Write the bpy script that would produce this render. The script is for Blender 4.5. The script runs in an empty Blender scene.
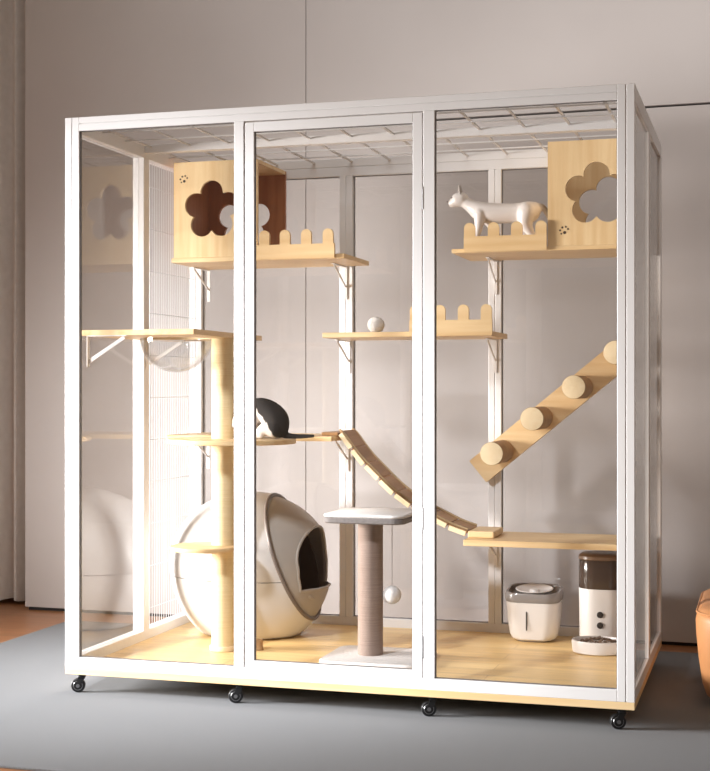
import bpy, bmesh, math, random
from mathutils import Vector, Matrix
S = bpy.context.scene
COL = S.collection
R = math.radians
random.seed(7)

# ---------------------------------------------------------------- camera
cd = bpy.data.cameras.new('camera')
cam = bpy.data.objects.new('camera', cd); COL.objects.link(cam)
cam.location = (2.270, -4.223, 1.025)
cam.rotation_euler = (R(90), 0, R(16.5))
cd.sensor_width = 36; cd.lens = 65.04
cd.shift_y = 3.5/771
S.camera = cam

# ---------------------------------------------------------------- light, world, exposure
w = bpy.data.worlds.new('world'); S.world = w; w.use_nodes = True
wn = w.node_tree.nodes; wl = w.node_tree.links
wn['Background'].inputs[0].default_value = (1.0, 0.79, 0.62, 1)
wn['Background'].inputs[1].default_value = 0.262

def area(name, loc, target, size, power, color, spread=180, size_y=None):
    l = bpy.data.lights.new(name, 'AREA'); l.energy = power; l.color = color
    l.shape = 'RECTANGLE'; l.size = size; l.size_y = size_y or size; l.spread = R(spread)
    o = bpy.data.objects.new(name, l); COL.objects.link(o); o.location = loc
    o.rotation_euler = (Vector(target)-Vector(loc)).to_track_quat('-Z', 'Y').to_euler()
    return o
def spot(name, loc, target, power, color, cone, blend, radius):
    l = bpy.data.lights.new(name, 'SPOT'); l.energy = power; l.color = color; l.spot_size = R(cone); l.spot_blend = blend; l.shadow_soft_size = radius
    o = bpy.data.objects.new(name, l); COL.objects.link(o); o.location = loc
    o.rotation_euler = (Vector(target)-Vector(loc)).to_track_quat('-Z', 'Y').to_euler(); return o
spot('key_spot', (-1.2, -4.4, 3.75), (0.36, 0.15, 0.60), 1520, (0.94, 0.965, 1.0), 25.5, 0.9, 0.25)
area('window_light', (-3.6, -1.2, 1.15), (0.9, 0.38, 0.55), 1.5, 108, (1.0, 0.99, 0.975), 50, 1.1)
area('ceiling_light', (1.5, -0.6, 3.7), (1.5, 1.55, 2.7), 3.4, 14.5, (0.97, 0.985, 1.0), 85, 0.3)

S.view_settings.view_transform = 'Standard'
S.view_settings.look = 'None'
S.view_settings.gamma = 1
S.view_settings.use_curve_mapping = False
S.view_settings.exposure = 0.0
S.cycles.max_bounces = 14
S.cycles.transparent_max_bounces = 40

# ---------------------------------------------------------------- materials
def principled(name, color, rough=0.5, metal=0.0, **kw):
    m = bpy.data.materials.new(name); m.use_nodes = True
    b = m.node_tree.nodes['Principled BSDF']
    b.inputs['Base Color'].default_value = (*color, 1)
    b.inputs['Roughness'].default_value = rough
    b.inputs['Metallic'].default_value = metal
    for k, v in kw.items(): b.inputs[k.replace('_', ' ')].default_value = v
    return m

def noisy(name, c1, c2, rough=0.5, scale=(1, 1, 1), nscale=8, detail=5, bump=0.0, bscale=None, metal=0.0, lo=.35, hi=.65):
    """Object-space noise between two tones of the same stuff, with optional bump."""
    m = principled(name, c1, rough, metal)
    nt = m.node_tree; b = nt.nodes['Principled BSDF']
    tc = nt.nodes.new('ShaderNodeTexCoord'); mp = nt.nodes.new('ShaderNodeMapping')
    mp.inputs['Scale'].default_value = scale
    nt.links.new(tc.outputs['Object'], mp.inputs['Vector'])
    n = nt.nodes.new('ShaderNodeTexNoise'); n.inputs['Scale'].default_value = nscale; n.inputs['Detail'].default_value = detail
    nt.links.new(mp.outputs[0], n.inputs['Vector'])
    r = nt.nodes.new('ShaderNodeValToRGB')
    r.color_ramp.elements[0].position = lo; r.color_ramp.elements[0].color = (*c1, 1)
    r.color_ramp.elements[1].position = hi; r.color_ramp.elements[1].color = (*c2, 1)
    nt.links.new(n.outputs['Fac'], r.inputs[0]); nt.links.new(r.outputs[0], b.inputs['Base Color'])
    if bump:
        n2 = n
        if bscale:
            n2 = nt.nodes.new('ShaderNodeTexNoise'); n2.inputs['Scale'].default_value = bscale
            nt.links.new(tc.outputs['Object'], n2.inputs['Vector'])
        bp = nt.nodes.new('ShaderNodeBump'); bp.inputs['Strength'].default_value = bump; bp.inputs['Distance'].default_value = 0.004
        nt.links.new(n2.outputs['Fac'], bp.inputs['Height']); nt.links.new(bp.outputs[0], b.inputs['Normal'])
    return m

def glass(name, tint, ior=1.5, scatter=0.0, sc_col=(1, 1, 1)):
    m = bpy.data.materials.new(name); m.use_nodes = True
    nt = m.node_tree; nt.nodes.clear()
    out = nt.nodes.new('ShaderNodeOutputMaterial')
    tr = nt.nodes.new('ShaderNodeBsdfTransparent'); tr.inputs[0].default_value = (*tint, 1)
    gl = nt.nodes.new('ShaderNodeBsdfGlossy'); gl.inputs['Roughness'].default_value = 0.0
    fr = nt.nodes.new('ShaderNodeFresnel'); fr.inputs['IOR'].default_value = ior
    # the back of a pane must reflect like its front: feed the facing-corrected IOR
    geo = nt.nodes.new('ShaderNodeNewGeometry')
    mixv = nt.nodes.new('ShaderNodeMix'); mixv.inputs[2].default_value = ior; mixv.inputs[3].default_value = 1/ior*1.0
    nt.links.new(geo.outputs['Backfacing'], mixv.inputs[0])
    inv = nt.nodes.new('ShaderNodeMix'); inv.inputs[2].default_value = ior; inv.inputs[3].default_value = 1/ior
    nt.links.new(geo.outputs['Backfacing'], inv.inputs[0]); nt.links.new(inv.outputs[0], fr.inputs['IOR'])
    mx = nt.nodes.new('ShaderNodeMixShader')
    nt.nodes.remove(mixv)
    nt.links.new(fr.outputs[0], mx.inputs[0])
    base = tr
    if scatter:
        df = nt.nodes.new('ShaderNodeBsdfDiffuse'); df.inputs[0].default_value = (*sc_col, 1)
        tl = nt.nodes.new('ShaderNodeBsdfTranslucent'); tl.inputs[0].default_value = (*sc_col, 1)
        m1 = nt.nodes.new('ShaderNodeMixShader'); m1.inputs[0].default_value = 0.5
        nt.links.new(df.outputs[0], m1.inputs[1]); nt.links.new(tl.outputs[0], m1.inputs[2])
        m2 = nt.nodes.new('ShaderNodeMixShader'); m2.inputs[0].default_value = scatter
        nt.links.new(tr.outputs[0], m2.inputs[1]); nt.links.new(m1.outputs[0], m2.inputs[2]); base = m2
    nt.links.new(base.outputs[0], mx.inputs[1]); nt.links.new(gl.outputs[0], mx.inputs[2])
    nt.links.new(mx.outputs[0], out.inputs[0])
    return m

def wood(name, c1, c2, along='x', rough=0.45):
    sc = {'x': (1.2, 22, 22), 'y': (22, 1.2, 22), 'z': (22, 22, 1.2)}[along]
    return noisy(name, c1, c2, rough, sc, 1.6, 6, 0.05)
PW1, PW2 = (0.75, 0.51, 0.255), (0.85, 0.635, 0.36)
M = {}
M['pine_x'] = wood('pine_x', PW1, PW2, 'x')
M['pine_z'] = wood('pine_z', PW1, PW2, 'z')
M['pine_y'] = wood('pine_y', PW1, PW2, 'y')
M['pine_end'] = noisy('pine_end', (0.88, 0.70, 0.44), (0.92, 0.76, 0.51), 0.55, (1, 1, 1), 60, 3)
M['log_bark'] = noisy('log_bark', (0.36, 0.20, 0.085), (0.46, 0.28, 0.13), 0.7, (1, 1, 1), 30, 4, .3)
M['ladder'] = wood('ladder', (0.33, 0.165, 0.06), (0.45, 0.245, 0.10), 'y')
M['sisal'] = noisy('sisal', (0.80, 0.64, 0.36), (0.86, 0.71, 0.44), 0.75, (1, 1, 40), 10, 4, .4)
M['rope'] = principled('rope', (0.45, 0.32, 0.18), .9)
M['frame'] = noisy('frame_white', (0.79, 0.78, 0.785), (0.81, 0.80, 0.805), 0.35, (1, 1, 1), 3)
M['bracket'] = principled('bracket_white', (0.80, 0.77, 0.75), .4)
M['wire'] = principled('wire_white', (0.66, 0.65, 0.65), .4)
M['gasket'] = principled('gasket', (0.16, 0.15, 0.15), .6)
M['glass'] = glass('glass', (0.985, 0.985, 0.985))
M['glass_side'] = glass('glass_side', (0.88, 0.86, 0.84))
M['top_sheet'] = glass('top_sheet', (0.96, 0.96, 0.96), 1.45, 0.40, (0.92, 0.90, 0.89))
M['acrylic'] = glass('acrylic', (0.93, 0.93, 0.93), 1.55)
M['black'] = principled('black_rubber', (0.012, 0.012, 0.013), .35)
M['steel'] = principled('steel', (0.30, 0.30, 0.31), .35, 1.0)
M['red_brown'] = wood('red_brown_wood', (0.36, 0.125, 0.045), (0.46, 0.18, 0.07), 'z')  # darker, redder tone for the left cat house's back and side panels
M['litter_white'] = noisy('litter_white', (0.66, 0.65, 0.645), (0.68, 0.67, 0.665), .4, (1, 1, 1), 4)
M['litter_hood'] = noisy('litter_hood', (0.36, 0.33, 0.30), (0.39, 0.36, 0.33), .45, (1, 1, 1), 4)
M['litter_rim'] = principled('litter_rim', (0.16, 0.13, 0.115), .45)
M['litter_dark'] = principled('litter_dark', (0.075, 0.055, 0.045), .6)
M['felt'] = noisy('felt', (0.70, 0.68, 0.67), (0.76, 0.74, 0.73), .95, (1, 1, 1), 120, 4, .5)
M['felt_grey'] = noisy('felt_grey', (0.17, 0.155, 0.15), (0.21, 0.19, 0.185), .95, (1, 1, 1), 120, 4, .5)
M['taupe'] = noisy('taupe_sisal', (0.25, 0.185, 0.155), (0.31, 0.235, 0.20), .9, (1, 1, 60), 10, 4, .5)
M['cord'] = principled('cord', (0.35, 0.32, 0.30), .9)
M['plastic'] = noisy('white_plastic', (0.72, 0.69, 0.67), (0.74, 0.71, 0.69), .35, (1, 1, 1), 4)
M['plastic_grey'] = principled('lid_grey', (0.25, 0.23, 0.22), .2)
M['plastic_dark'] = principled('hopper_dark', (0.055, 0.038, 0.030), .15)
M['lid_brown'] = principled('lid_brown', (0.20, 0.13, 0.085), .35)
M['button'] = principled('button', (0.03, 0.028, 0.028), .3)
M['kibble'] = noisy('kibble', (0.10, 0.06, 0.04), (0.30, 0.21, 0.15), .8, (1, 1, 1), 70)
M['ball'] = noisy('yarn', (0.72, 0.69, 0.66), (0.84, 0.81, 0.79), .9, (1, 1, 6), 60, 4, .6)
M['leather'] = noisy('leather', (0.66, 0.31, 0.13), (0.72, 0.35, 0.155), .42, (1, 1, 1), 6, 5, .15, 160)
M['curtain'] = noisy('curtain_cloth', (0.62, 0.57, 0.53), (0.66, 0.61, 0.57), .9, (1, 1, 1), 30)
M['wall'] = noisy('wall_paint', (0.50, 0.455, 0.435), (0.52, 0.475, 0.455), .85, (1, 1, 1), 2)
M['gap'] = principled('joint_dark', (0.02, 0.018, 0.017), .9)
M['paw'] = principled('paw_marks', (0.06, 0.035, 0.02), .8)

def cat_mat(name, dark, light, z0, soft, nsc, thr, rough, use='Z'):
    m = principled(name, dark, rough); nt = m.node_tree; b = nt.nodes['Principled BSDF']
    tc = nt.nodes.new('ShaderNodeTexCoord'); sp = nt.nodes.new('ShaderNodeSeparateXYZ')
    nt.links.new(tc.outputs['Object'], sp.inputs[0])
    n = nt.nodes.new('ShaderNodeTexNoise'); n.inputs['Scale'].default_value = nsc
    nt.links.new(tc.outputs['Object'], n.inputs['Vector'])
    ma = nt.nodes.new('ShaderNodeMath'); ma.operation = 'MULTIPLY_ADD'
    ma.inputs[1].default_value = thr
    mb = nt.nodes.new('ShaderNodeMath'); mb.operation = 'MULTIPLY_ADD'; mb.inputs[1].default_value = 1.3
    nt.links.new(sp.outputs['X'], mb.inputs[0]); nt.links.new(sp.outputs['Z'], mb.inputs[2])
    nt.links.new(n.outputs['Fac'], ma.inputs[0]); nt.links.new(mb.outputs[0], ma.inputs[2])
    mr = nt.nodes.new('ShaderNodeMapRange'); mr.inputs['From Min'].default_value = z0; mr.inputs['From Max'].default_value = z0+soft
    nt.links.new(ma.outputs[0], mr.inputs[0])
    mx = nt.nodes.new('ShaderNodeMix'); mx.data_type = 'RGBA'
    nt.links.new(mr.outputs[0], mx.inputs[0])
    mx.inputs[6].default_value = (*light, 1); mx.inputs[7].default_value = (*dark, 1)
    nt.links.new(mx.outputs[2], b.inputs['Base Color'])
    return m

# rug: woven grey
m = principled('rug', (0.27, 0.27, 0.28), .95); nt = m.node_tree; b = nt.nodes['Principled BSDF']
tc = nt.nodes.new('ShaderNodeTexCoord')
wv = []
for rot in (0, 90):
    mp = nt.nodes.new('ShaderNodeMapping'); mp.inputs['Rotation'].default_value = (0, 0, R(rot+20))
    w1 = nt.nodes.new('ShaderNodeTexWave'); w1.inputs['Scale'].default_value = 60; w1.inputs['Distortion'].default_value = .6
    nt.links.new(tc.outputs['Object'], mp.inputs[0]); nt.links.new(mp.outputs[0], w1.inputs[0]); wv.append(w1)
ad = nt.nodes.new('ShaderNodeMath'); nt.links.new(wv[0].outputs['Fac'], ad.inputs[0]); nt.links.new(wv[1].outputs['Fac'], ad.inputs[1])
rp = nt.nodes.new('ShaderNodeMapRange'); rp.inputs['From Max'].default_value = 2
nt.links.new(ad.outputs[0], rp.inputs[0])
mx = nt.nodes.new('ShaderNodeMix'); mx.data_type = 'RGBA'; mx.inputs[6].default_value = (0.180, 0.186, 0.198, 1); mx.inputs[7].default_value = (0.214, 0.221, 0.234, 1)
nt.links.new(rp.outputs[0], mx.inputs[0]); nt.links.new(mx.outputs[2], b.inputs['Base Color'])
bp = nt.nodes.new('ShaderNodeBump'); bp.inputs['Strength'].default_value = .35; bp.inputs['Distance'].default_value = .003
nt.links.new(rp.outputs[0], bp.inputs['Height']); nt.links.new(bp.outputs[0], b.inputs['Normal'])
M['rug'] = m

def planks(name, c1, c2, c3, bw, rh, rough, offset=(0, 0, 0), mortar=.0015):
    """wood boards running along x with a fine joint and grain"""
    m = principled(name, c1, rough); nt = m.node_tree; b = nt.nodes['Principled BSDF']
    tc = nt.nodes.new('ShaderNodeTexCoord'); mp = nt.nodes.new('ShaderNodeMapping'); mp.inputs['Location'].default_value = offset
    nt.links.new(tc.outputs['Object'], mp.inputs[0])
    br = nt.nodes.new('ShaderNodeTexBrick'); br.inputs['Scale'].default_value = 1; br.inputs['Brick Width'].default_value = bw
    br.inputs['Row Height'].default_value = rh; br.inputs['Mortar Size'].default_value = mortar; br.inputs['Mortar Smooth'].default_value = .3
    br.inputs['Color1'].default_value = (*c1, 1); br.inputs['Color2'].default_value = (*c2, 1); br.inputs['Mortar'].default_value = (*c3, 1)
    nt.links.new(mp.outputs[0], br.inputs['Vector'])
    m2 = nt.nodes.new('ShaderNodeMapping'); m2.inputs['Scale'].default_value = (1.5, 26, 26)
    nt.links.new(tc.outputs['Object'], m2.inputs[0])
    n = nt.nodes.new('ShaderNodeTexNoise'); n.inputs['Scale'].default_value = 2; n.inputs['Detail'].default_value = 6
    nt.links.new(m2.outputs[0], n.inputs['Vector'])
    mr = nt.nodes.new('ShaderNodeMapRange'); mr.inputs['From Min'].default_value = .3; mr.inputs['From Max'].default_value = .7
    mr.inputs['To Min'].default_value = .86; mr.inputs['To Max'].default_value = 1.08
    nt.links.new(n.outputs['Fac'], mr.inputs[0])
    vm = nt.nodes.new('ShaderNodeVectorMath'); vm.operation = 'SCALE'
    nt.links.new(br.outputs['Color'], vm.inputs[0]); nt.links.new(mr.outputs[0], vm.inputs['Scale'])
    nt.links.new(vm.outputs[0], b.inputs['Base Color'])
    return m
M['cage_floor'] = planks('cage_floor', (0.84, 0.57, 0.245), (0.92, 0.66, 0.31), (0.58, 0.37, 0.16), .9, .095, .35)
M['parquet'] = planks('parquet', (0.36, 0.155, 0.065), (0.42, 0.19, 0.085), (0.12, 0.05, 0.02), 1.4, .16, .3)

# ---------------------------------------------------------------- mesh helpers
def BM(): return bmesh.new()
def bx(bm, x0, x1, y0, y1, z0, z1, bev=0.0, seg=2):
    t = bmesh.new(); bmesh.ops.create_cube(t, size=1)
    for v in t.verts: v.co = Vector(((x0+x1)/2+v.co.x*(x1-x0), (y0+y1)/2+v.co.y*(y1-y0), (z0+z1)/2+v.co.z*(z1-z0)))
    if bev: bmesh.ops.bevel(t, geom=t.edges[:], offset=bev, segments=seg, profile=.5, affect='EDGES')
    merge(bm, t); return bm
def merge(bm, t, mat=None):
    if mat is not None: t.transform(mat)
    me = bpy.data.meshes.new('t'); t.to_mesh(me); t.free(); bm.from_mesh(me); bpy.data.meshes.remove(me)
def cyl(bm, p0, p1, r0, r1=None, seg=32, caps=True, bev=0):
    p0, p1 = Vector(p0), Vector(p1); d = p1-p0; r1 = r0 if r1 is None else r1
    t = bmesh.new(); bmesh.ops.create_cone(t, cap_ends=caps, segments=seg, radius1=r0, radius2=r1, depth=d.length)
    if bev: bmesh.ops.bevel(t, geom=[e for e in t.edges if abs(e.verts[0].co.z-e.verts[1].co.z) < 1e-6], offset=bev, segments=3, profile=.5, affect='EDGES')
    merge(bm, t, Matrix.Translation((p0+p1)/2) @ d.to_track_quat('Z', 'Y').to_matrix().to_4x4()); return bm
def strut(bm, p0, p1, w, h, up=(0, 0, 1)):
    """rectangular bar between two points"""
    p0, p1 = Vector(p0), Vector(p1); d = (p1-p0); L = d.length; d.normalize(); u = Vector(up)
    s = d.cross(u).normalized(); u = s.cross(d)
    t = bmesh.new(); bmesh.ops.create_cube(t, size=1)
    for v in t.verts: v.co = (p0+p1)/2 + d*v.co.x*L + s*v.co.y*w + u*v.co.z*h
    bmesh.ops.recalc_face_normals(t, faces=t.faces[:]); merge(bm, t); return bm
def tube(bm, pts, r, seg=10, closed=False):
    pts = [Vector(p) for p in pts]; n = len(pts); rings = []
    prev = None
    for i, p in enumerate(pts):
        a = pts[(i-1) % n] if (closed or i > 0) else p
        c = pts[(i+1) % n] if (closed or i < n-1) else p
        d = (c-a).normalized()
        if prev is None:
            s = d.orthogonal().normalized()
        else:
            s = (prev - d*prev.dot(d)).normalized()
        prev = s; u = d.cross(s)
        rr = r[i] if isinstance(r, (list, tuple)) else r
        rings.append([bm.verts.new(p + (s*math.cos(k*2*math.pi/seg)+u*math.sin(k*2*math.pi/seg))*rr) for k in range(seg)])
    m = n if closed else n-1
    for i in range(m):
        A, B = rings[i], rings[(i+1) % n]
        off = 0
        if closed and i == n-1:
            off = min(range(seg), key=lambda o: (A[0].co-B[o].co).length)
        for k in range(seg): bm.faces.new((A[k], A[(k+1) % seg], B[(k+1+off) % seg], B[(k+off) % seg]))
    if not closed:
        bm.faces.new(rings[0][::-1]); bm.faces.new(rings[-1])
    return bm
def lathe(bm, prof, c=(0, 0, 0), seg=48):
    """prof: list of (r, z)"""
    rings = []
    for r, z in prof:
        if r < 1e-6: rings.append([bm.verts.new((c[0], c[1], c[2]+z))])
        else: rings.append([bm.verts.new((c[0]+r*math.cos(k*2*math.pi/seg), c[1]+r*math.sin(k*2*math.pi/seg), c[2]+z)) for k in range(seg)])
    for A, B in zip(rings, rings[1:]):
        for k in range(seg):
            k2 = (k+1) % seg
            if len(A) == 1 and len(B) == 1: continue
            if len(A) == 1: bm.faces.new((A[0], B[k2], B[k]))
            elif len(B) == 1: bm.faces.new((A[k], A[k2], B[0]))
            else: bm.faces.new((A[k], A[k2], B[k2], B[k]))
    bmesh.ops.recalc_face_normals(bm, faces=bm.faces[:]); return bm
def rrect(w, h, r, n=8):
    """rounded rectangle outline, ccw"""
    pts = []
    for cx, cy, a0 in ((w/2-r, h/2-r, 0), (-w/2+r, h/2-r, 90), (-w/2+r, -h/2+r, 180), (w/2-r, -h/2+r, 270)):
        for k in range(n+1):
            a = R(a0+90*k/n); pts.append((cx+r*math.cos(a), cy+r*math.sin(a)))
    return pts
def loft(bm, sections, c=(0, 0), cap=True):
    """sections: list of (outline pts, z)"""
    rings = [[bm.verts.new((c[0]+x, c[1]+y, z)) for x, y in o] for o, z in sections]
    n = len(rings[0])
    for A, B in zip(rings, rings[1:]):
        for k in range(n): bm.faces.new((A[k], A[(k+1) % n], B[(k+1) % n], B[k]))
    if cap: bm.faces.new(rings[0][::-1]); bm.faces.new(rings[-1])
    bmesh.ops.recalc_face_normals(bm, faces=bm.faces[:]); return bm
def slab_outline(bm, outline, z0, z1, c=(0, 0), bev=.003):
    o2 = lambda k: [(x*k, y*k) for x, y in outline]
    m = max(abs(p[0]) for p in outline); s = 1-bev/m
    return loft(bm, [(o2(s), z0), (outline, z0+bev), (outline, z1-bev), (o2(s), z1)], c)
def holed_panel(bm, w, h, hole, hc, thick, to3d, rays=None):
    """rectangle w x h centred on 0 with a star-shaped hole (radius function) about hc, thickness along the third axis"""
    angs = [2*math.pi*k/180 for k in range(180)]
    for sx in (-1, 1):
        for sy in (-1, 1): angs.append(math.atan2(sy*h/2-hc[1], sx*w/2-hc[0]) % (2*math.pi))
    angs = sorted(set(round(a, 5) for a in angs))
    inner, outer = [], []
    for a in angs:
        dx, dy = math.cos(a), math.sin(a); r = hole(a); inner.append((hc[0]+dx*r, hc[1]+dy*r))
        t = min(((w/2 if dx > 0 else -w/2)-hc[0])/dx if abs(dx) > 1e-9 else 1e9, ((h/2 if dy > 0 else -h/2)-hc[1])/dy if abs(dy) > 1e-9 else 1e9)
        outer.append((hc[0]+dx*t, hc[1]+dy*t))
    V = {}
    for nm, pts in (('i', inner), ('o', outer)):
        for lv in (0, 1): V[nm, lv] = [bm.verts.new(to3d(x, y, lv*thick)) for x, y in pts]
    n = len(angs)
    for k in range(n):
        j = (k+1) % n
        bm.faces.new((V['i', 0][k], V['o', 0][k], V['o', 0][j], V['i', 0][j]))
        bm.faces.new((V['i', 1][k], V['i', 1][j], V['o', 1][j], V['o', 1][k]))
        bm.faces.new((V['i', 0][k], V['i', 0][j], V['i', 1][j], V['i', 1][k]))
        bm.faces.new((V['o', 0][k], V['o', 1][k], V['o', 1][j], V['o', 0][j]))
    bmesh.ops.recalc_face_normals(bm, faces=bm.faces[:]); return bm
def flower(a, d=.067, rp=.046):
    k = round((a-math.pi/2)/(2*math.pi/5)); phi = a-math.pi/2-k*2*math.pi/5
    return d*math.cos(phi)+math.sqrt(max(rp*rp-(d*math.sin(phi))**2, 0))

def obj(name, bm, mat, parent=None, smooth=False, angle=40):
    me = bpy.data.meshes.new(name)
    if isinstance(bm, bpy.types.Mesh): me = bm
    else: bm.to_mesh(me); bm.free()
    for mm in (mat if isinstance(mat, (list, tuple)) else [mat]): me.materials.append(M[mm] if isinstance(mm, str) else mm)
    o = bpy.data.objects.new(name, me); COL.objects.link(o)
    if smooth:
        for p in me.polygons: p.use_smooth = True
        me.set_sharp_from_angle(angle=R(angle))
    if parent:
        o.parent = parent
        wp = Vector(parent.get('_w', (0, 0, 0)))
        # mesh written in world coordinates: shift it to its parent's origin
        me.transform(Matrix.Translation(-wp)); o['_w'] = tuple(wp)
    return o
def thing(name, label, cat, loc, group=None):
    o = bpy.data.objects.new(name, None); COL.objects.link(o); o.location = loc; o.empty_display_size = .05
    o['_w'] = tuple(loc); o['label'] = label; o['category'] = cat
    if group: o['group'] = group
    return o
def tag(o, label, cat, group=None, kind=None):
    o['label'] = label; o['category'] = cat
    if group: o['group'] = group
    if kind: o['kind'] = kind
    return o
def recenter(o, loc):
    o.data.transform(Matrix.Translation(-Vector(loc))); o.location = loc; o['_w'] = tuple(loc); return o
def struct(name, bm, mat, smooth=False):
    o = obj(name, bm, mat, None, smooth); o['kind'] = 'structure'; return o
def evaluated(o):
    dg = bpy.context.evaluated_depsgraph_get(); dg.update()
    me = bpy.data.meshes.new_from_object(o.evaluated_get(dg)); return me
def body_mesh(chains, voxel=.003, smooth=6):
    """one continuous surface grown round chains of (x, y, z, r) points: tapered limbs blended into the trunk"""
    bm = BM()
    for ch in chains:
        for (x, y, z, r) in ch:
            t = BM(); bmesh.ops.create_icosphere(t, subdivisions=3, radius=r); merge(bm, t, Matrix.Translation((x, y, z)))
        for a, b_ in zip(ch, ch[1:]):
            if (Vector(a[:3])-Vector(b_[:3])).length > 1e-4: cyl(bm, a[:3], b_[:3], a[3], b_[3], seg=28)
    me = bpy.data.meshes.new('b'); bm.to_mesh(me); bm.free(); o = bpy.data.objects.new('b', me); COL.objects.link(o)
    md = o.modifiers.new('r', 'REMESH'); md.mode = 'VOXEL'; md.voxel_size = voxel
    sm = o.modifiers.new('s', 'SMOOTH'); sm.factor = .5; sm.iterations = smooth
    out = evaluated(o); bpy.data.objects.remove(o); return out

# ================================================================ SETTING
bm = BM(); bx(bm, -4, 5.5, -5.5, 2.1, -.06, -.008); struct('floor', bm, 'parquet')
# back wall: painted boards with dark joints, in its own slightly turned plane
wr = Matrix.Translation((0.5, 1.552, 0)) @ Matrix.Rotation(R(-1.43), 4, 'Z')
bm = BM(); t = BM()
sx = 0.334-.5
bx(t, -1.563, sx-.0015, 0, .03, .007, 3.4, .001)
bx(t, sx+.0015, 5.0, 0, .03, .007, 2.162, .001)
bx(t, sx+.0015, 5.0, 0, .03, 2.171, 3.4, .001)
nf = len(t.faces)
bx(t, -1.56, 5.0, .031, .10, -.008, 3.4)
bx(t, -1.55, 5.0, .012, .03, -.008, .0065)
t.faces.ensure_lookup_table()
for f in t.faces[nf:]: f.material_index = 1
t.transform(wr); merge(bm, t)
struct('wall_back', bm, ['wall', 'gap'])
bm = BM(); bx(bm, -4, -1.02, 1.98, 2.06, -.008, 3.4); struct('wall_rear', bm, 'wall')
bm = BM(); bx(bm, -1.05, -1.02, 1.71, 1.98, -.008, 3.4); struct('wall_return', bm, 'wall')

# rug
bm = BM(); bx(bm, -.70, 3.6, -.86, 1.34, -.0075, 0, .002)
tag(obj('rug', bm, 'rug'), 'large grey woven rug under the glass cage, edge showing wood at left', 'rug')

# curtain (folds)
bm = BM(); n = 220; cols = []
for k in range(n+1):
    x = -2.6+(2.6-1.075)*k/n
    y = 1.72+.032*math.sin(x*2*math.pi/.082+.8*math.sin(x*9))+.012*math.sin(x*31)
    cols.append((x, y))
rings = []
zs = [.012, .05, .8, 1.6, 2.4, 3.2]
for th in (0, .004):
    rings.append([[bm.verts.new((x, y+th, z+(.006*math.sin(x*40) if z < .1 else 0))) for z in zs] for x, y in cols])
for r_, fl in ((rings[0], 0), (rings[1], 1)):
    for i in range(n):
        for j in range(len(zs)-1):
            q = (r_[i][j], r_[i+1][j], r_[i+1][j+1], r_[i][j+1]); bm.faces.new(q[::-1] if fl else q)
for i in range(n):
    bm.faces.new((rings[0][i][0], rings[1][i][0], rings[1][i+1][0], rings[0][i+1][0]))
    bm.faces.new((rings[0][i][-1], rings[0][i+1][-1], rings[1][i+1][-1], rings[1][i][-1]))
for i in (0, n):
    for j in range(len(zs)-1): bm.faces.new((rings[0][i][j], rings[0][i][j+1], rings[1][i][j+1], rings[1][i][j]))
bmesh.ops.recalc_face_normals(bm, faces=bm.faces[:])
tag(obj('curtain', bm, 'curtain', None, True, 60), 'long pale grey pleated curtain hanging at the left edge beside the wall', 'curtain')

# ================================================================ CAGE
W, D, ZB, ZT = 1.89, 1.10, .088, 1.938
FD = .022   # depth of the front frame members
cage = thing('cat_cage', 'large white framed glass cat enclosure on black casters with slatted wood base', 'cat cage', (W/2, D/2, 0))
cage['label'] = 'large white framed glass cat enclosure standing on black casters on the rug'
def part(name, bm, mat, smooth=False, parent=cage, angle=40): return obj(name, bm, mat, parent, smooth, angle)
bm = BM(); bx(bm, 0, W, 0, D, .065, ZB, .0015); part('base_board', bm, 'pine_x')
bm = BM(); bx(bm, .046, W-.046, FD+.001, D-.046, ZB, ZB+.002); part('floor_board', bm, 'cage_floor')
def post(x0, x1, y0, y1, z0=ZB, z1=ZT, groove=None):
    bm = BM()
    if groove == 'x':
        g = x0+(x1-x0)*.5; bx(bm, x0, g-.0012, y0, y1, z0, z1, .0015); bx(bm, g+.0012, x1, y0, y1, z0, z1, .0015); bx(bm, x0+.004, x1-.004, y0+.003, y1-.003, z0+.003, z1-.003)
    else: bx(bm, x0, x1, y0, y1, z0, z1, .0015)
    part('post', bm, 'frame')
c = .052
post(0, c, 0, FD, groove='x'); post(W-c, W, 0, FD, groove='x')
post(0, c, D-.045, D, groove='x'); post(W-c, W, D-.045, D, groove='x')
zf0, zf1 = ZB+.036, ZT-.046
post(.6095, .643, 0, FD, zf0, zf1); post(1.2405, 1.2775, 0, FD, zf0, zf1)
post(.642, .696, D-.045, D, zf0, ZT-.07, groove='x'); post(1.241, 1.291, D-.045, D, zf0, ZT-.07, groove='x')
post(0, .045, .524, .570, zf0, ZT-.052); post(W-.045, W, .524, .570, zf0, ZT-.052)
def rail(x0, x1, y0, y1, z0, z1, groove=False):
    bm = BM()
    if groove:
        g = z0+(z1-z0)*.52; bx(bm, x0, x1, y0, y1, z0, g-.001, .0015); bx(bm, x0, x1, y0, y1, g+.001, z1, .0015); bx(bm, x0, x1, y0+.003, y1-.003, z0+.003, z1-.003)
    else: bx(bm, x0, x1, y0, y1, z0, z1, .0015)
    part('rail', bm, 'frame')
rail(c, W-c, 0, FD, ZT-.046, ZT, True); rail(c, W-c, 0, FD, ZB, ZB+.036)
rail(c, W-c, D-.045, D, ZT-.07, ZT, True); rail(c, W-c, D-.045, D, ZB, ZB+.036)
for x0 in (0, W-.045):
    rail(x0, x0+.045, FD, D-.045, ZT-.052, ZT); rail(x0, x0+.045, FD, D-.045, ZB, ZB+.036)
rail(.045, W-.045, .53, .565, ZT-.034, ZT-.004)
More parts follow.
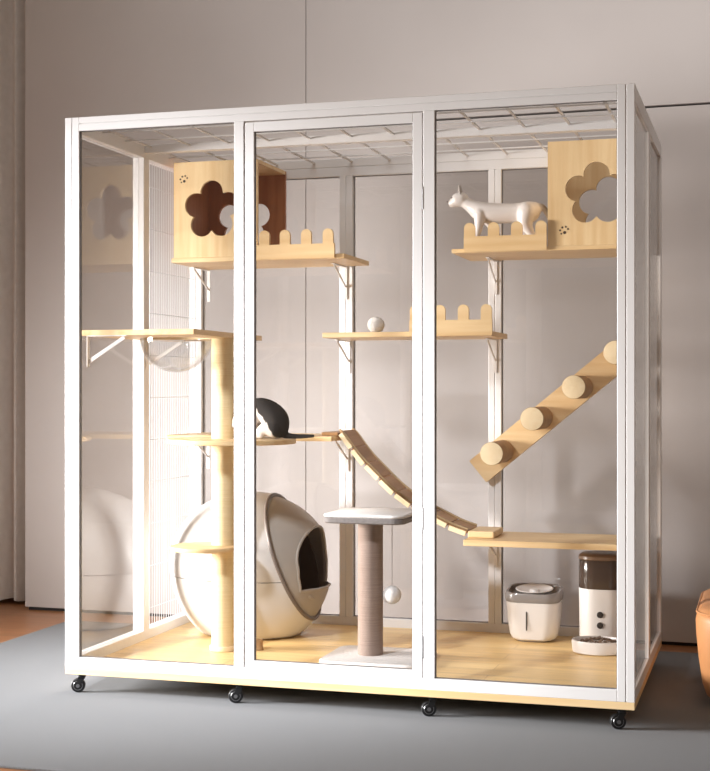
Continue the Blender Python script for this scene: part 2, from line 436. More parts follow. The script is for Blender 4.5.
# glass panes with a thin dark gasket round each
def pane(x0, x1, y0, y1, z0, z1, mat='glass', parent=cage, gas=True):
    bm = BM(); bx(bm, x0, x1, y0, y1, z0, z1); g = part('glass_pane', bm, mat, parent=parent)
    if gas:
        bm = BM(); t_ = .0020
        if x1-x0 > y1-y0:
            ya, yb = y0-.003, y1+.003
            for q in ((x0, x0+t_, z0, z1), (x1-t_, x1, z0, z1), (x0+t_, x1-t_, z0, z0+t_), (x0+t_, x1-t_, z1-t_, z1)): bx(bm, q[0], q[1], ya, yb, q[2], q[3])
        else:
            xa, xb = x0-.004, x1+.004
            for q in ((y0, y0+t_, z0, z1), (y1-t_, y1, z0, z1), (y0+t_, y1-t_, z0, z0+t_), (y0+t_, y1-t_, z1-t_, z1)): bx(bm, xa, xb, q[0], q[1], q[2], q[3])
        o = part('gasket', bm, 'gasket', parent=g)
    return g
pane(c, .6095, .009, .014, zf0, zf1); pane(1.2775, W-c, .009, .014, zf0, zf1)
zb1 = ZT-.07
pane(c, .642, D-.025, D-.020, zf0, zb1); pane(.696, 1.241, D-.025, D-.020, zf0, zb1); pane(1.291, W-c, D-.025, D-.020, zf0, zb1)
zs1 = ZT-.052
pane(.020, .025, FD, .524, zf0, zs1, 'glass_side', gas=False); pane(W-.012, W-.007, FD, .524, zf0, zs1, 'glass_side', gas=False); pane(W-.012, W-.007, .570, D-.045, zf0, zs1, 'glass_side', gas=False)
# side wire mesh, left rear
bm = BM()
for k in range(22):
    y = .575+.0215*k+.006
    if y < D-.05: cyl(bm, (.022, y, zf0), (.022, y, zs1), .0014, seg=8)
z = .193
while z < zs1:
    cyl(bm, (.018, .57, z), (.019, D-.045, z), .0014, seg=8); z += .16
part('wire_mesh', bm, 'wire', True)
# roof wire grid
bm = BM()
for k in range(12):
    x = .07+.1555*k
    if x < W-.05: bx(bm, x-.0045, x+.0045, FD, D-.045, 1.9225, 1.9275)
for y in (.19, .365, .75, .90): bx(bm, .045, W-.045, y-.003, y+.003, 1.918, 1.9225)
part('roof_grid', bm, 'wire')
# door
dz0, dz1, dx0, dx1 = .1155, 1.888, .6475, 1.2375
door = None
bm = BM(); st = .031
bx(bm, dx0, dx0+st, .001, FD, dz0, dz1, .0015); bx(bm, dx1-st, dx1, .001, FD, dz0, dz1, .0015)
bx(bm, dx0+st, dx1-st, .001, FD, dz0, dz0+st, .0015); bx(bm, dx0+st, dx1-st, .001, FD, dz1-st, dz1, .0015)
door = part('door', bm, 'frame')
pane(dx0+st, dx1-st, .009, .014, dz0+st, dz1-st, 'glass', door)
for hz in (.22, .62, 1.62):
    bm = BM(); cyl(bm, (dx1+.0015, .001, hz-.035), (dx1+.0015, .001, hz+.035), .0022, seg=12); part('hinge', bm, 'steel', True, parent=door)
# gap strip behind the door leaf (shadow gap of the jamb)
# casters
def caster(x, y, ang):
    d = Vector((math.cos(ang), math.sin(ang), 0)); s = Vector((-d.y, d.x, 0))
    bm = BM(); bx(bm, x-.022, x+.022, y-.018, y+.018, .061, .065, .001)
    cyl(bm, (x, y, .052), (x, y, .061), .012, seg=20)
    a = Vector((x, y, .050)); wc = Vector((x, y, .0235))+d*.012
    for sg in (-1, 1):
        strut(bm, a+s*.013*sg, wc+s*.013*sg, .003, .018, up=s.cross(wc-a))
    strut(bm, a-s*.0145, a+s*.0145, .022, .005)
    k = part('caster', bm, 'black')
    t = BM(); cyl(t, wc-s*.011, wc+s*.011, .0235, seg=36, bev=.003); wh = part('wheel', t, 'black', True, parent=k)
    t = BM(); cyl(t, wc-s*.016, wc+s*.016, .006, seg=16); tube(t, [wc+s*.0112+Vector((0, 0, 1))*.015*math.cos(q)+d*.015*math.sin(q) for q in [2*math.pi*i/24 for i in range(24)]], .0011, 6, True)
    tube(t, [wc-s*.0112+Vector((0, 0, 1))*.015*math.cos(q)+d*.015*math.sin(q) for q in [2*math.pi*i/24 for i in range(24)]], .0011, 6, True)
    part('axle', t, 'steel', True, parent=k)
for x in (.045, .615, 1.262, 1.848):
    for y, an in ((.035, R(200)), (D-.04, R(160))): caster(x, y, an)

# ================================================================ SHELVES
def bracket(root, x, z, y_wall, reach, drop, w=.012):
    """folded strip: down the post, out under the shelf, diagonal strut"""
    bm = BM()
    bx(bm, x-w/2, x+w/2, y_wall-.004, y_wall-.001, z-drop, z-.001)
    bx(bm, x-w/2, x+w/2, y_wall-reach, y_wall-.004, z-.0045, z-.001)
    strut(bm, (x, y_wall-reach*.92, z-.006), (x, y_wall-.005, z-drop*.62), w*.7, .004, up=(1, 0, 0))
    return obj('bracket', bm, 'bracket', root)
def shelf(label, x0, x1, y0, y1, z0, z1, brackets, drop=.13):
    r = thing('cat_shelf', label, 'shelf', ((x0+x1)/2, y1, z0))
    bm = BM(); bx(bm, x0, x1, y0, y1, z0, z1, .002); obj('board', bm, 'pine_x', r)
    for x in brackets: bracket(r, x, z0, D-.045, .17, drop)
    return r
def fence(parent, x0, x1, centers, y0, y1, z0, zb, zt, pw=.040):
    """low board with round-topped pickets, one sawn piece"""
    cols = {round(x0, 5): [zb, zb], round(x1, 5): [zb, zb]}
    for cx in centers:
        b_, a = max(cx-pw/2, x0), min(cx+pw/2, x1); r = (a-b_)/2; m_ = (a+b_)/2
        for k in range(21):
            an = math.pi*k/20; x = m_-r*math.cos(an); h = zt-r+r*math.sin(an)
            cols[round(x, 5)] = [zb if k == 0 else h, zb if k == 20 else h]
            if k in (0, 20): cols[round(x, 5)] = [zb, h] if k == 0 else [h, zb]
    xs = sorted(cols); bm = BM()
    for i in range(len(xs)-1):
        xa, xb = xs[i], xs[i+1]; ha, hb = cols[xa][1], cols[xb][0]
        fr = [(xa, z0), (xb, z0), (xb, hb), (xa, ha)]
        F_ = [bm.verts.new((x, y0, z)) for x, z in fr]; K = [bm.verts.new((x, y1, z)) for x, z in fr]
        bm.faces.new(F_); bm.faces.new(K[::-1])
        bm.faces.new((F_[3], F_[2], K[2], K[3])); bm.faces.new((F_[0], K[0], K[1], F_[1]))
        if cols[xb][0] != cols[xb][1]:
            q = [(xb, y0, cols[xb][0]), (xb, y0, cols[xb][1]), (xb, y1, cols[xb][1]), (xb, y1, cols[xb][0])]; bm.faces.new([bm.verts.new(p) for p in q])
        if i == 0 or cols[xa][0] != cols[xa][1] and i == 0:
            bm.faces.new([bm.verts.new(p) for p in ((xa, y0, z0), (xa, y0, ha), (xa, y1, ha), (xa, y1, z0))])
        if i == len(xs)-2:
            bm.faces.new([bm.verts.new(p) for p in ((xb, y0, z0), (xb, y0, hb), (xb, y1, hb), (xb, y1, z0))])
    bmesh.ops.remove_doubles(bm, verts=bm.verts[:], dist=1e-6); bmesh.ops.recalc_face_normals(bm, faces=bm.faces[:])
    return obj('picket_fence', bm, 'pine_x', parent)
def cubby(label, x0, x1, y0, y1, z0, z1, fl, bl, open_right, open_left, paw, inside='pine_z', roof=True):
    r = thing('cat_cubby', label, 'cat house', ((x0+x1)/2, (y0+y1)/2, z0)); t_ = .014
    w_, h_ = x1-x0, z1-z0; mx_, mz_ = (x0+x1)/2, (z0+z1)/2
    bm = holed_panel(BM(), w_, h_, flower, (fl[0]-mx_, fl[1]-mz_), t_, lambda a, b_, d: (mx_+a, y0+d, mz_+b_)); obj('front_panel', bm, 'pine_z', r)
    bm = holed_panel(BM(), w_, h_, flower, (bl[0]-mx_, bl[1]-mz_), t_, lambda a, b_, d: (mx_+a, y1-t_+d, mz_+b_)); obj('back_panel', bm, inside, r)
    if roof: bm = BM(); bx(bm, x0, x1, y0+t_, y1-t_, z1-t_, z1); obj('top_panel', bm, 'pine_x', r)
    bm = BM(); bx(bm, x0, x1, y0+t_, y1-t_, z0, z0+t_*.6); obj('bottom_panel', bm, 'pine_x', r)
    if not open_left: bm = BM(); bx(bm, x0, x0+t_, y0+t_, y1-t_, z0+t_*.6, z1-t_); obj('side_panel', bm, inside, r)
    if not open_right: bm = BM(); bx(bm, x1-t_, x1, y0+t_, y1-t_, z0+t_*.6, z1-t_); obj('side_panel', bm, 'pine_z', r)
    bm = BM()
    px, pz = paw
    for dx, dz, rr in ((-.016, .004, .0035), (-.008, .014, .0038), (.004, .016, .0036), (.012, .008, .0036), (0, -.004, .0055), (-.012, -.008, .003)):
        cyl(bm, (px+dx, y0-.0008, pz+dz), (px+dx, y0+.0005, pz+dz), rr, seg=14)
    o = obj('paw_mark', bm, 'paw', r); o['label'] = 'small dark paw print drilled in the panel'
    return r

A = shelf('pine wall shelf at upper left under the cat house with the dark inside', .07, .766, .715, 1.05, 1.510, 1.528, (.085, .669))
fence(A, .425, .731, (.455, .537, .621, .706), .701, .7145, 1.512, 1.566, 1.621)
cubby('pine cat house with flower opening on the upper left shelf, open at its right side', .080, .422, .716, 1.048, 1.528, 1.895, (.236, 1.708), (.246, 1.703), True, False, (.124, 1.826), 'red_brown')
B = shelf('long pine wall shelf at upper right carrying the white cat', 1.172, 1.838, .715, 1.05, 1.517, 1.532, (1.270,))
fence(B, 1.220, 1.519, (1.241, 1.328, 1.412, 1.499), .701, .7145, 1.519, 1.574, 1.623)
cubby('pine cat house with flower opening on the upper right shelf behind the right post', 1.521, 1.836, .716, 1.048, 1.532, 1.903, (1.693, 1.712), (1.70, 1.706), True, False, (1.581, 1.583), 'pine_z', False)
C_ = shelf('pine wall shelf at mid height with small picket fence, spanning behind the door edge', .678, 1.316, .72, 1.05, 1.216, 1.235, (.669+.012, 1.268))
fence(C_, 1.016, 1.322, (1.038, 1.130, 1.217, 1.301), .7055, .7195, 1.218, 1.275, 1.330)
E_ = shelf('pine wall shelf behind the round platform where the ladder bridge starts', .05, .716, .715, 1.05, .830, .848, (.083, .675))
G = shelf('lowest pine wall shelf at right above the water fountain and feeder', 1.215, 1.835, .715, 1.05, .458, .480, (1.270,), .11)

# left shelf with hanging clear bowl
Dsh = thing('cat_shelf', 'pine shelf at left holding a clear hanging bowl, resting on the tall pole', 'shelf', (.22, .4, 1.207))
bm = holed_panel(BM(), .394, .65, lambda a: .122, (.23-.247, .4-.38), .018, lambda a, b_, d: (.247+a, .38+b_, 1.207+d)); obj('board', bm, 'pine_y', Dsh)
bm = BM(); bx(bm, .027, .050, .055, .515, 1.207, 1.225); obj('end_strip', bm, 'pine_y', Dsh)
bm = BM(); prof = []
for k in range(19):
    a = R(90*k/18); prof.append((.130*math.cos(a), -.122*math.sin(a)))
inner = [(max(r-.004, 0), z+.004 if k > 1 else z) for k, (r, z) in enumerate(prof)]
lathe(bm, [(.1225, .019), (.1225, .0)] and ([(.130, 0)]+prof[1:-1]+[(0, -.122)]+[(0, -.118)]+[p for p in inner[1:-1]][::-1]+[(.126, 0), (.130, 0)]), (.23, .4, 1.2065), 56)
o = obj('bowl', bm, 'acrylic', Dsh, True, 50); o['label'] = 'clear hemispherical bowl hanging under the shelf'
for yy in (.062, .545):
    bm = BM()
    bx(bm, .0525 if yy < .1 else .0455, (.0525 if yy < .1 else .0455)+.003, yy-.008, yy+.008, 1.10, 1.206)
    strut(bm, (.057, yy, 1.118), (.19, yy, 1.200), .012, .006, up=(0, 1, 0))
    bx(bm, .055, .20, yy-.008, yy+.008, 1.2035, 1.2065)
    obj('bracket', bm, 'bracket', Dsh)

# tall pole with round platforms
P = thing('cat_pole', 'tall round cream scratching pole with two round platforms at left of the cage', 'cat pole', (.40, .43, .09))
bm = BM(); cyl(bm, (.40, .43, .100), (.40, .43, 1.2065), .0425, seg=48); obj('pole', bm, 'sisal', P, True)
bm = BM(); cyl(bm, (.40, .43, .0905), (.40, .43, .108), .050, seg=48, bev=.003); obj('foot', bm, 'pine_end', P, True)
def disc(name, cx, cy, r, z0, z1):
    bm = BM(); cyl(bm, (cx, cy, z0), (cx, cy, z1), r, seg=72, bev=.003); return obj(name, bm, 'pine_x', P, True)
disc('round_platform', .432, .43, .230, .830, .848)
disc('step_platform', .348, .383, .125, .452, .468)

# ladder bridge
Br = thing('ladder_bridge', 'sagging slatted wooden rope bridge between the middle and the lowest shelf', 'cat bridge', (.73, .88, .84))
cp = [(.722, .862), (.745, .843), (.80, .772), (.858, .714), (.92, .655), (.991, .603), (1.045, .572), (1.099, .546), (1.16, .518), (1.215, .500)]
def catm(pts, n):
    out = []
    for i in range(len(pts)-1):
        p0, p1, p2, p3 = pts[max(i-1, 0)], pts[i], pts[i+1], pts[min(i+2, len(pts)-1)]
        for k in range(n):
            t = k/n; out.append(tuple(.5*((2*b_)+(-a+c_)*t+(2*a-5*b_+4*c_-d)*t*t+(-a+3*b_-3*c_+d)*t**3) for a, b_, c_, d in zip(p0, p1, p2, p3)))
    out.append(pts[-1]); return out
cv = catm(cp, 8)
ln = [0]
for a, b_ in zip(cv, cv[1:]): ln.append(ln[-1]+math.hypot(b_[0]-a[0], b_[1]-a[1]))
def at(s):
    for i in range(len(cv)-1):
        if ln[i+1] >= s:
            t = (s-ln[i])/(ln[i+1]-ln[i]); a, b_ = cv[i], cv[i+1]
            return a[0]+(b_[0]-a[0])*t, a[1]+(b_[1]-a[1])*t, math.atan2(b_[1]-a[1], b_[0]-a[0])
    return cv[-1][0], cv[-1][1], 0
ns = 8; stp = ln[-1]/ns
for k in range(ns):
    x, z, an = at(stp*(k+.5)); d = Vector((math.cos(an), 0, math.sin(an)))
    bm = BM(); strut(bm, Vector((x, .79, z)), Vector((x, .97, z)), stp*.93, .012, up=(-d.z, 0, d.x))
    obj('slat', bm, 'ladder', Br)
    bm = BM(); strut(bm, Vector((x, .7835, z-.006))-d*stp*.42, Vector((x, .7835, z-.006))+d*stp*.42, .012, .017); obj('side_link', bm, 'pine_end', Br)
for yy in (.797, .963):
    bm = BM(); tube(bm, [(x, yy, z+.010) for x, z in cv], .0045, 8); obj('rope', bm, 'rope', Br, True)
bm = BM(); bx(bm, .655, .72, .78, .98, .849, .862, .002); obj('end_block', bm, 'ladder', Br)
bm = BM(); bx(bm, 1.218, 1.315, .78, .97, .481, .505, .004); obj('end_block', bm, 'pine_x', Br)

# log steps
L = thing('log_stair', 'sloping pine plank with four round log steps on the back at right', 'cat stair', (1.45, 1.04, .9))
p0, p1 = Vector((1.174+.033, 1.03, .709)), Vector((1.80, 1.03, 1.196)); d = (p1-p0).normalized(); nrm = Vector((-d.z, 0, d.x))
bm = BM(); strut(bm, p0, p1, .028, .104, up=nrm)
obj('plank', bm, wood('pine_diag', PW1, PW2, 'x'), L)
for x, z in ((1.305, .789), (1.453, .917), (1.603, 1.032), (1.751, 1.155)):
    bm = BM(); cyl(bm, (x, .785, z), (x, 1.0155, z), .0425, seg=40, bev=.002)
    for f in bm.faces: f.material_index = 1 if f.normal.y < -.9 else 0
    obj('log_step', bm, ['log_bark', 'pine_end'], L, True, 30)
bm = BM(); cyl(bm, (1.262, 1.0445, .74), (1.262, 1.0545, .74), .012, seg=16); obj('mounting_bolt', bm, 'steel', L, True)

# ================================================================ LITTER BOX
cx, cy, cz = .375, .776, .362
rx, ry, ru, rl = .320, .255, .271, .335
lb = thing('litter_box', 'large white egg-shaped covered litter box with dark arched entrance on the cage floor', 'litter box', (cx, cy, .09))
def egg(k=1.0):
    bm = BM(); bmesh.ops.create_uvsphere(bm, u_segments=96, v_segments=64, radius=1)
    for v in bm.verts:
        rz = ru if v.co.z > 0 else rl
        v.co = Vector((cx+v.co.x*rx*k, cy+v.co.y*ry*k, cz+v.co.z*rz*k))
    return bm
def cut(bm, co, no, fill=False):
    g = bm.verts[:]+bm.edges[:]+bm.faces[:]
    r = bmesh.ops.bisect_plane(bm, geom=g, plane_co=co, plane_no=no, clear_outer=True, dist=1e-6)
    if fill:
        e = [q for q in r['geom_cut'] if isinstance(q, bmesh.types.BMEdge)]
        bmesh.ops.contextual_create(bm, geom=e)
    return r
pc, pn = Vector((.543, .657, .407)), Vector((.942, .011, .335)).normalized()
zseam = .318
def solid(bm, th, name, mat, parent, smooth=True):
    me = bpy.data.meshes.new('x'); bm.to_mesh(me); bm.free(); o = bpy.data.objects.new('x', me); COL.objects.link(o)
    md = o.modifiers.new('s', 'SOLIDIFY'); md.thickness = th; md.offset = -1; out = evaluated(o); bpy.data.objects.remove(o)
    return obj(name, out, mat, parent, smooth, 50)
bm = egg(); cut(bm, pc, pn); cut(bm, Vector((0, 0, zseam+.0015)), Vector((0, 0, -1))); solid(bm, .01, 'dome', 'litter_white', lb)
bm = egg(); cut(bm, pc, pn); cut(bm, Vector((0, 0, zseam-.0015)), Vector((0, 0, 1))); cut(bm, Vector((0, 0, .096)), Vector((0, 0, -1)), True)
solid(bm, .01, 'pan', 'litter_white', lb)
bm = BM(); lathe(bm, [(0, 0), (.17, 0), (.175, .006), (.17, .01), (0, .01)], (0, 0, 0), 48); bm.transform(Matrix.Translation((cx-.01, cy, .0905)) @ Matrix.Diagonal((1, .85, .6, 1)).to_4x4()); obj('foot', bm, 'litter_hood', lb, True)
# hood beyond the slanted rim, with an arched opening cut through
bm = egg(.985); cut(bm, pc, -pn); cut(bm, Vector((0, 0, .125)), Vector((0, 0, -1)))
hood = solid(bm, .008, 'hood', 'litter_hood', None)
arch = []
ya, yb, za, zb_ = .615, .925, .280, .508
for k in range(25):
    a = math.pi*k/24; arch.append(((ya+yb)/2+(yb-ya)/2*math.cos(a), .385+(zb_-.385)*math.sin(a)))
arch += [(ya+.004, .33), (ya+.018, za), (yb-.018, za), (yb-.004, .33)]
t = BM(); A0 = [t.verts.new((.45, y, z)) for y, z in arch]; B0 = [t.verts.new((.85, y, z)) for y, z in arch]
t.faces.new(A0); t.faces.new(B0[::-1])
for k in range(len(arch)): t.faces.new((A0[k], B0[k], B0[(k+1) % len(arch)], A0[(k+1) % len(arch)]))
bmesh.ops.recalc_face_normals(t, faces=t.faces[:])
cutter = obj('cutter', t, 'black')
md = hood.modifiers.new('b', 'BOOLEAN'); md.operation = 'DIFFERENCE'; md.object = cutter; md.solver = 'EXACT'
me = evaluated(hood); bpy.data.objects.remove(hood); bpy.data.objects.remove(cutter)
me.materials.clear(); obj('hood', me, 'litter_hood', lb, True, 40)
def on_egg_x(y, z, k=.985):
    rz = ru if z > cz else rl
    q = 1-((y-cy)/(ry*k))**2-((z-cz)/(rz*k))**2
    return cx+rx*k*math.sqrt(max(q, 0))
dense = []
for i in range(len(arch)):
    a, b_ = arch[i], arch[(i+1) % len(arch)]
    for s in range(4): dense.append((a[0]+(b_[0]-a[0])*s/4, a[1]+(b_[1]-a[1])*s/4))
bm = BM(); tube(bm, [(on_egg_x(y, z), y, z) for y, z in dense], .0055, 10, True); o = obj('entrance_rim', bm, 'litter_hood', lb, True)
# slanted rim band along the plane/egg intersection
u = Vector((0, 1, 0)); u = (u-pn*u.dot(pn)).normalized(); v_ = pn.cross(u)
ring = []
for k in range(96):
    a = 2*math.pi*k/96; dr = u*math.cos(a)+v_*math.sin(a)
    lo, hi = 0, 1.0
    for _ in range(40):
        mi = (lo+hi)/2; p = pc+dr*mi; rz = ru if p.z > cz else rl
        if ((p.x-cx)/rx)**2+((p.y-cy)/ry)**2+((p.z-cz)/rz)**2 < 1: lo = mi
        else: hi = mi
    p = pc+dr*lo; ring.append(p)
bm = BM(); tube(bm, ring, .0075, 10, True); obj('rim', bm, 'litter_rim', lb, True)
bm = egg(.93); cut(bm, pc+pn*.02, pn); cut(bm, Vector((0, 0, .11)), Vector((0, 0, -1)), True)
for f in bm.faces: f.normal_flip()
solid(bm, -.004, 'inner_shell', 'litter_dark', lb)  # dark brown inner shell visible through the entrance
bm = BM(); tube(bm, [(.640+.010*math.cos(q), cy+.0+.10*math.sin(q), .262-.022*abs(math.cos(q))) for q in [R(-90+180*i/16) for i in range(17)]], .009, 10); obj('entrance_lip', bm, 'litter_hood', lb, True)

# ================================================================ SMALL CAT TREE
T = thing('scratching_post', 'taupe scratching post with white square top and base behind the glass door', 'scratching post', (.955, .415, .09))
bm = slab_outline(BM(), rrect(.36, .31, .05), .0905, .108, (.985, .405), .005); obj('base', bm, 'felt', T, True)
bm = BM(); cyl(bm, (.952, .415, .107), (.952, .415, .578), .0435, seg=48); obj('post', bm, 'taupe', T, True)
bm = slab_outline(BM(), rrect(.285, .29, .04), .570, .590, (.962, .415), .004); obj('platform', bm, 'felt_grey', T, True)
bm = slab_outline(BM(), rrect(.287, .292, .04), .590, .602, (.962, .415), .004); obj('platform_pad', bm, 'felt', T, True)
bm = BM(); cyl(bm, (1.028, .42, .345), (1.028, .42, .575), .0013, seg=8); obj('string', bm, 'cord', T)
bm = BM(); bmesh.ops.create_uvsphere(bm, u_segments=32, v_segments=20, radius=.032); bm.transform(Matrix.Translation((1.028, .42, .315))); o = obj('toy_ball', bm, 'felt', T, True); o['label'] = 'white fluffy ball hanging on a string'

# ball on the mid shelf
bm = BM(); bmesh.ops.create_uvsphere(bm, u_segments=40, v_segments=24, radius=.0315); 
for k in range(7):
    ax = Vector((random.uniform(-1, 1), random.uniform(-1, 1), random.uniform(-1, 1))).normalized(); s = ax.orthogonal().normalized(); q = ax.cross(s)
    tube(bm, [(s*math.cos(a)+q*math.sin(a))*.0315 for a in [2*math.pi*i/36 for i in range(36)]], .0012, 6, True)
o = obj('ball', bm, 'ball', None, True); o.location = (.850, .85, 1.2675); tag(o, 'white yarn ball lying on the mid height shelf', 'ball')

# small wooden peg beside the pole
bm = BM(); lathe(bm, [(0, 0), (.017, 0), (.018, .003), (.014, .012), (.016, .030), (.014, .036), (0, .037)], (0, 0, 0), 24)
o = obj('wooden_peg', bm, 'log_bark', None, True); o.location = (.520, .47, .0905); tag(o, 'small brown wooden peg on the cage floor right of the tall pole', 'peg')

# ================================================================ WATER FOUNTAIN
F = thing('water_fountain', 'white rounded pet water fountain with grey lid under the lowest shelf', 'water fountain', (1.452, .94, .09))
fc = (1.437, .945)
bm = BM(); loft(bm, [(rrect(.115, .10, .03), .0905), (rrect(.12, .10, .03), .096)], fc); obj('foot', bm, 'plastic_grey', F, True)
bm = BM()
loft(bm, [(rrect(.135, .12, .045), .096), (rrect(.16, .14, .05), .102), (rrect(.174, .15, .05), .118), (rrect(.188, .165, .05), .17), (rrect(.196, .172, .05), .238), (rrect(.190, .166, .048), .240)], fc)
obj('body', bm, 'plastic', F, True)
bm = BM()
n_ = len(rrect(.2, .2, .05))
def tilt(o_, z, t): return [(x, y) for x, y in o_], z
secs = []
for wd, dp, z, k in ((.198, .176, .240, 0), (.203, .18, .247, 0), (.205, .182, .272, 1), (.198, .175, .281, 1), (.185, .162, .280, 1), (.178, .155, .262, 1)):
    secs.append(([(x, y) for x, y in rrect(wd, dp, .052)], z))
loft(bm, secs, fc)
for v in bm.verts:
    if v.co.z > .255: v.co.z += (v.co.y-fc[1])*.10
obj('lid', bm, 'plastic_grey', F, True)
bm = BM(); lathe(bm, [(0, 0), (.04, 0), (.066, .014), (.07, .018), (.066, .020), (.045, .008), (.02, .006), (.016, .016), (0, .017)], (fc[0], fc[1], .264), 40)
for v in bm.verts: v.co.z += (v.co.y-fc[1])*.10
obj('drinking_tray', bm, 'plastic', F, True)
bm = BM(); bx(bm, 1.4185, 1.4235, .8575, .862, .137, .207, .002); obj('level_window', bm, 'button', F)
for v in F.children[-1].data.vertices: pass

# ================================================================ FEEDER
Fd = thing('pet_feeder', 'white automatic pet feeder with dark brown hopper at the right end', 'pet feeder', (1.692, .935, .09))
pc2 = (1.692, .935)
bm = BM(); loft(bm, [(rrect(.158, .16, .06), .0905), (rrect(.166, .168, .062), .097), (rrect(.172, .172, .064), .296), (rrect(.168, .168, .062), .300)], pc2); obj('body', bm, 'plastic', Fd, True)
bm = BM(); loft(bm, [(rrect(.170, .170, .063), .300), (rrect(.173, .173, .064), .304), (rrect(.173, .173, .064), .402), (rrect(.170, .170, .063), .405)], pc2); obj('hopper', bm, 'plastic_dark', Fd, True)
bm = BM(); loft(bm, [(rrect(.172, .172, .064), .405), (rrect(.176, .176, .065), .408), (rrect(.174, .174, .065), .417), (rrect(.160, .160, .06), .422)], pc2); obj('lid', bm, 'lid_brown', Fd, True)
for zz in (.209, .171):
    bm = BM(); cyl(bm, (1.690, .8455, zz), (1.690, .853, zz), .0115, seg=24, bev=.002); obj('button', bm, 'button', Fd, True)
# bowl in front
Bw = thing('food_bowl', 'low white round bowl of dry food standing before the feeder', 'bowl', (1.700, .775, .09))
bm = BM(); lathe(bm, [(0, 0), (.080, 0), (.088, .004), (.092, .040), (.090, .046), (.085, .046), (.080, .030), (.06, .020), (0, .018)], (1.692, .760, .0905), 56)
bm.transform(Matrix.Translation((1.692, .76, 0)) @ Matrix.Diagonal((1, .84, 1, 1)) @ Matrix.Translation((-1.692, -.76, 0)))
obj('dish', bm, 'plastic', Bw, True)
bm = BM()
for k in range(220):
    a = random.uniform(0, 2*math.pi); r_ = .070*math.sqrt(random.random())
    t = BM(); bmesh.ops.create_icosphere(t, subdivisions=1, radius=random.uniform(.0035, .0055))
    merge(bm, t, Matrix.Translation((1.700+r_*math.cos(a), .76+r_*.8*math.sin(a), .124+.018*(1-r_/.07)+random.uniform(0, .006))) @ Matrix.Diagonal((1, 1, .65, 1)))
o = obj('kibble', bm, 'kibble', None); recenter(o, (1.70, .76, .12)); tag(o, 'brown and grey dry kibble heaped in the white bowl', 'pet food', None, 'stuff')

# ================================================================ CATS
# white cat, standing on the upper right shelf, facing left
y0 = .87
def dense_chain(pts, n=5): return catm(pts, n)
trunk = dense_chain([(1.448, y0, 1.686, .026), (1.425, y0, 1.674, .041), (1.385, y0, 1.674, .036), (1.335, y0, 1.674, .037), (1.285, y0, 1.676, .039), (1.247, y0, 1.685, .036), (1.215, y0, 1.703, .025), (1.190, y0, 1.720, .021)])
head = [(1.176, y0, 1.732, .027), (1.163, y0, 1.731, .0265), (1.148, y0, 1.722, .0185), (1.140, y0, 1.718, .0145)]
chains = [trunk, [trunk[-1]]+head[:1], head,
    dense_chain([(1.455, y0, 1.695, .013), (1.478, y0, 1.692, .011), (1.496, y0+.003, 1.668, .010), (1.508, y0+.01, 1.635, .009)]),
    dense_chain([(1.250, y0-.020, 1.672, .025), (1.247, y0-.024, 1.630, .017), (1.238, y0-.024, 1.585, .0115), (1.232, y0-.024, 1.547, .010)])+[(1.220, y0-.024, 1.543, .0095)],
    dense_chain([(1.268, y0+.020, 1.665, .022), (1.295, y0+.024, 1.615, .014), (1.318, y0+.024, 1.575, .010), (1.338, y0+.024, 1.547, .0095)])+[(1.328, y0+.024, 1.542, .009)],
    dense_chain([(1.425, y0-.020, 1.672, .036), (1.420, y0-.024, 1.632, .026), (1.438, y0-.025, 1.598, .0155), (1.452, y0-.025, 1.575, .0115), (1.448, y0-.025, 1.548, .010)])+[(1.432, y0-.025, 1.543, .010)],
    dense_chain([(1.410, y0+.020, 1.665, .032), (1.400, y0+.024, 1.622, .020), (1.412, y0+.025, 1.592, .0125), (1.418, y0+.025, 1.570, .010), (1.408, y0+.025, 1.547, .0095)])+[(1.394, y0+.025, 1.542, .009)]]
WC = cat_mat('white_fur', (0.10, 0.075, 0.06), (0.66, 0.62, 0.60), .345, .03, 30, .02, .4)
me = body_mesh(chains)
wc = obj('cat', me, WC, None, True, 180); recenter(wc, (1.33, y0, 1.532)); tag(wc, 'silvery white cat standing on the upper right shelf, facing left', 'cat')
def ears(parent, hx, hy, hz, mat, s=1.0, sp=.013, tilt=0):
    for sg in (-1, 1):
        bm = BM()
        b0 = Vector((hx-.006*s, hy+sg*sp*.3, hz)); b1 = Vector((hx+.010*s, hy+sg*sp*1.9, hz-.007*s)); b2 = Vector((hx+.014*s, hy+sg*sp*.7, hz-.003*s)); tip = Vector((hx+.002*s+tilt, hy+sg*sp*1.25, hz+.040*s))
        V = [bm.verts.new(q) for q in (b0, b1, b2, tip)]
        for f in ((0, 1, 2), (0, 3, 1), (1, 3, 2), (2, 3, 0)): bm.faces.new([V[i] for i in f])
        bmesh.ops.recalc_face_normals(bm, faces=bm.faces[:]); bmesh.ops.bevel(bm, geom=bm.edges[:], offset=.0015*s, segments=2, affect='EDGES')
        obj('ear', bm, mat, parent, True)
def eyes(parent, hx, hy, hz, s=1.0):
    for sg in (-1, 1):
        bm = BM(); bmesh.ops.create_uvsphere(bm, u_segments=16, v_segments=10, radius=.0042*s); bm.transform(Matrix.Translation((hx, hy+sg*.0125*s, hz))); obj('eye', bm, 'black', parent, True)
    bm = BM(); bmesh.ops.create_uvsphere(bm, u_segments=16, v_segments=10, radius=.003*s); bm.transform(Matrix.Translation((hx-.022*s, hy, hz-.012*s))); obj('nose', bm, M['litter_rim'], parent, True)
wears = principled('ear_fur', (0.30, 0.27, 0.25), .6)
ears(wc, 1.166, y0, 1.750, wears, 1.15); eyes(wc, 1.1435, y0, 1.737)

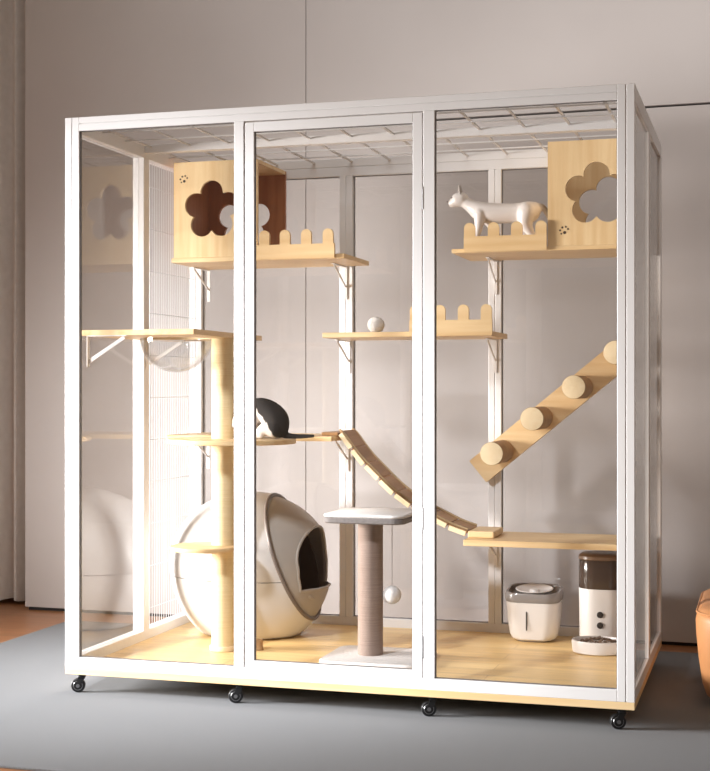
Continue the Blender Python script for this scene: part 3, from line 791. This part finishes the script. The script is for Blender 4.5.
# dark cat sitting on the round platform, bent down behind the door frame
y1 = .43
trunk = dense_chain([(.603, y1, .893, .044), (.598, y1, .915, .0475), (.575, y1, .938, .046), (.545, y1, .952, .042), (.515, y1, .953, .034), (.492, y1-.004, .938, .025)])
head = [(.474, y1-.010, .922, .027), (.462, y1-.014, .912, .022), (.452, y1-.017, .899, .0125), (.447, y1-.018, .893, .009)]
chains = [trunk, [trunk[-1]]+head[:1], head,
    dense_chain([(.630, y1+.012, .862, .013), (.655, y1+.008, .8585, .0095), (.69, y1, .858, .0085), (.738, y1, .860, .006)]),
    dense_chain([(.600, y1-.022, .884, .033), (.575, y1-.030, .885, .025), (.552, y1-.036, .872, .0155), (.560, y1-.038, .861, .0115)])+[(.525, y1-.038, .8585, .0095)],
    dense_chain([(.600, y1+.022, .884, .033), (.575, y1+.030, .885, .025), (.552, y1+.036, .872, .0155), (.560, y1+.038, .861, .0115)])+[(.525, y1+.038, .8585, .0095)],
    dense_chain([(.530, y1-.018, .930, .022), (.520, y1-.020, .900, .0145), (.512, y1-.020, .868, .0105), (.506, y1-.020, .859, .0095)])+[(.495, y1-.020, .858, .0085)],
    dense_chain([(.530, y1+.018, .930, .022), (.524, y1+.020, .900, .0145), (.516, y1+.020, .868, .0105), (.510, y1+.020, .859, .0095)])+[(.499, y1+.020, .858, .0085)]]
DC = cat_mat('tuxedo_fur', (0.010, 0.007, 0.006), (0.55, 0.50, 0.46), .100, .006, 34, .050, .9)
me = body_mesh(chains)
dc = obj('cat', me, DC, None, True, 180); recenter(dc, (.56, y1, .848)); tag(dc, 'dark cat with white belly sitting hunched on the round platform of the tall pole', 'cat')
dear = principled('dark_ear', (0.025, 0.018, 0.015), .7)
ears(dc, .474, y1-.010, .943, dear, .8); eyes(dc, .4475, y1-.014, .918, .8)

# ================================================================ ORANGE SEAT
O = thing('ottoman', 'orange leather rounded seat at the right edge beside the cage', 'seat', (2.42, .70, 0))
bm = BM(); ow, od = .76, .66
prof = [(.86, .014), (.90, .03), (.935, .08), (.965, .18), (.985, .28), (.99, .34), (.975, .375), (.93, .39)]
def oo(k, r=.12): return [(x, y) for x, y in rrect(ow*k, od*k, r*k, 10)]
loft(bm, [(oo(.80), .002), (oo(.85), .007)]+[(oo(k), z*.80) for k, z in prof]+[(oo(.85), .320)], (2.42, .68))
obj('cushion', bm, 'leather', O, True, 60)
bm = BM(); tube(bm, [(2.42+x, .68+y, .298) for x, y in oo(.979)], .004, 8, True); obj('piping', bm, 'leather', O, True)

for o in bpy.data.objects:
    if '_w' in o: del o['_w']
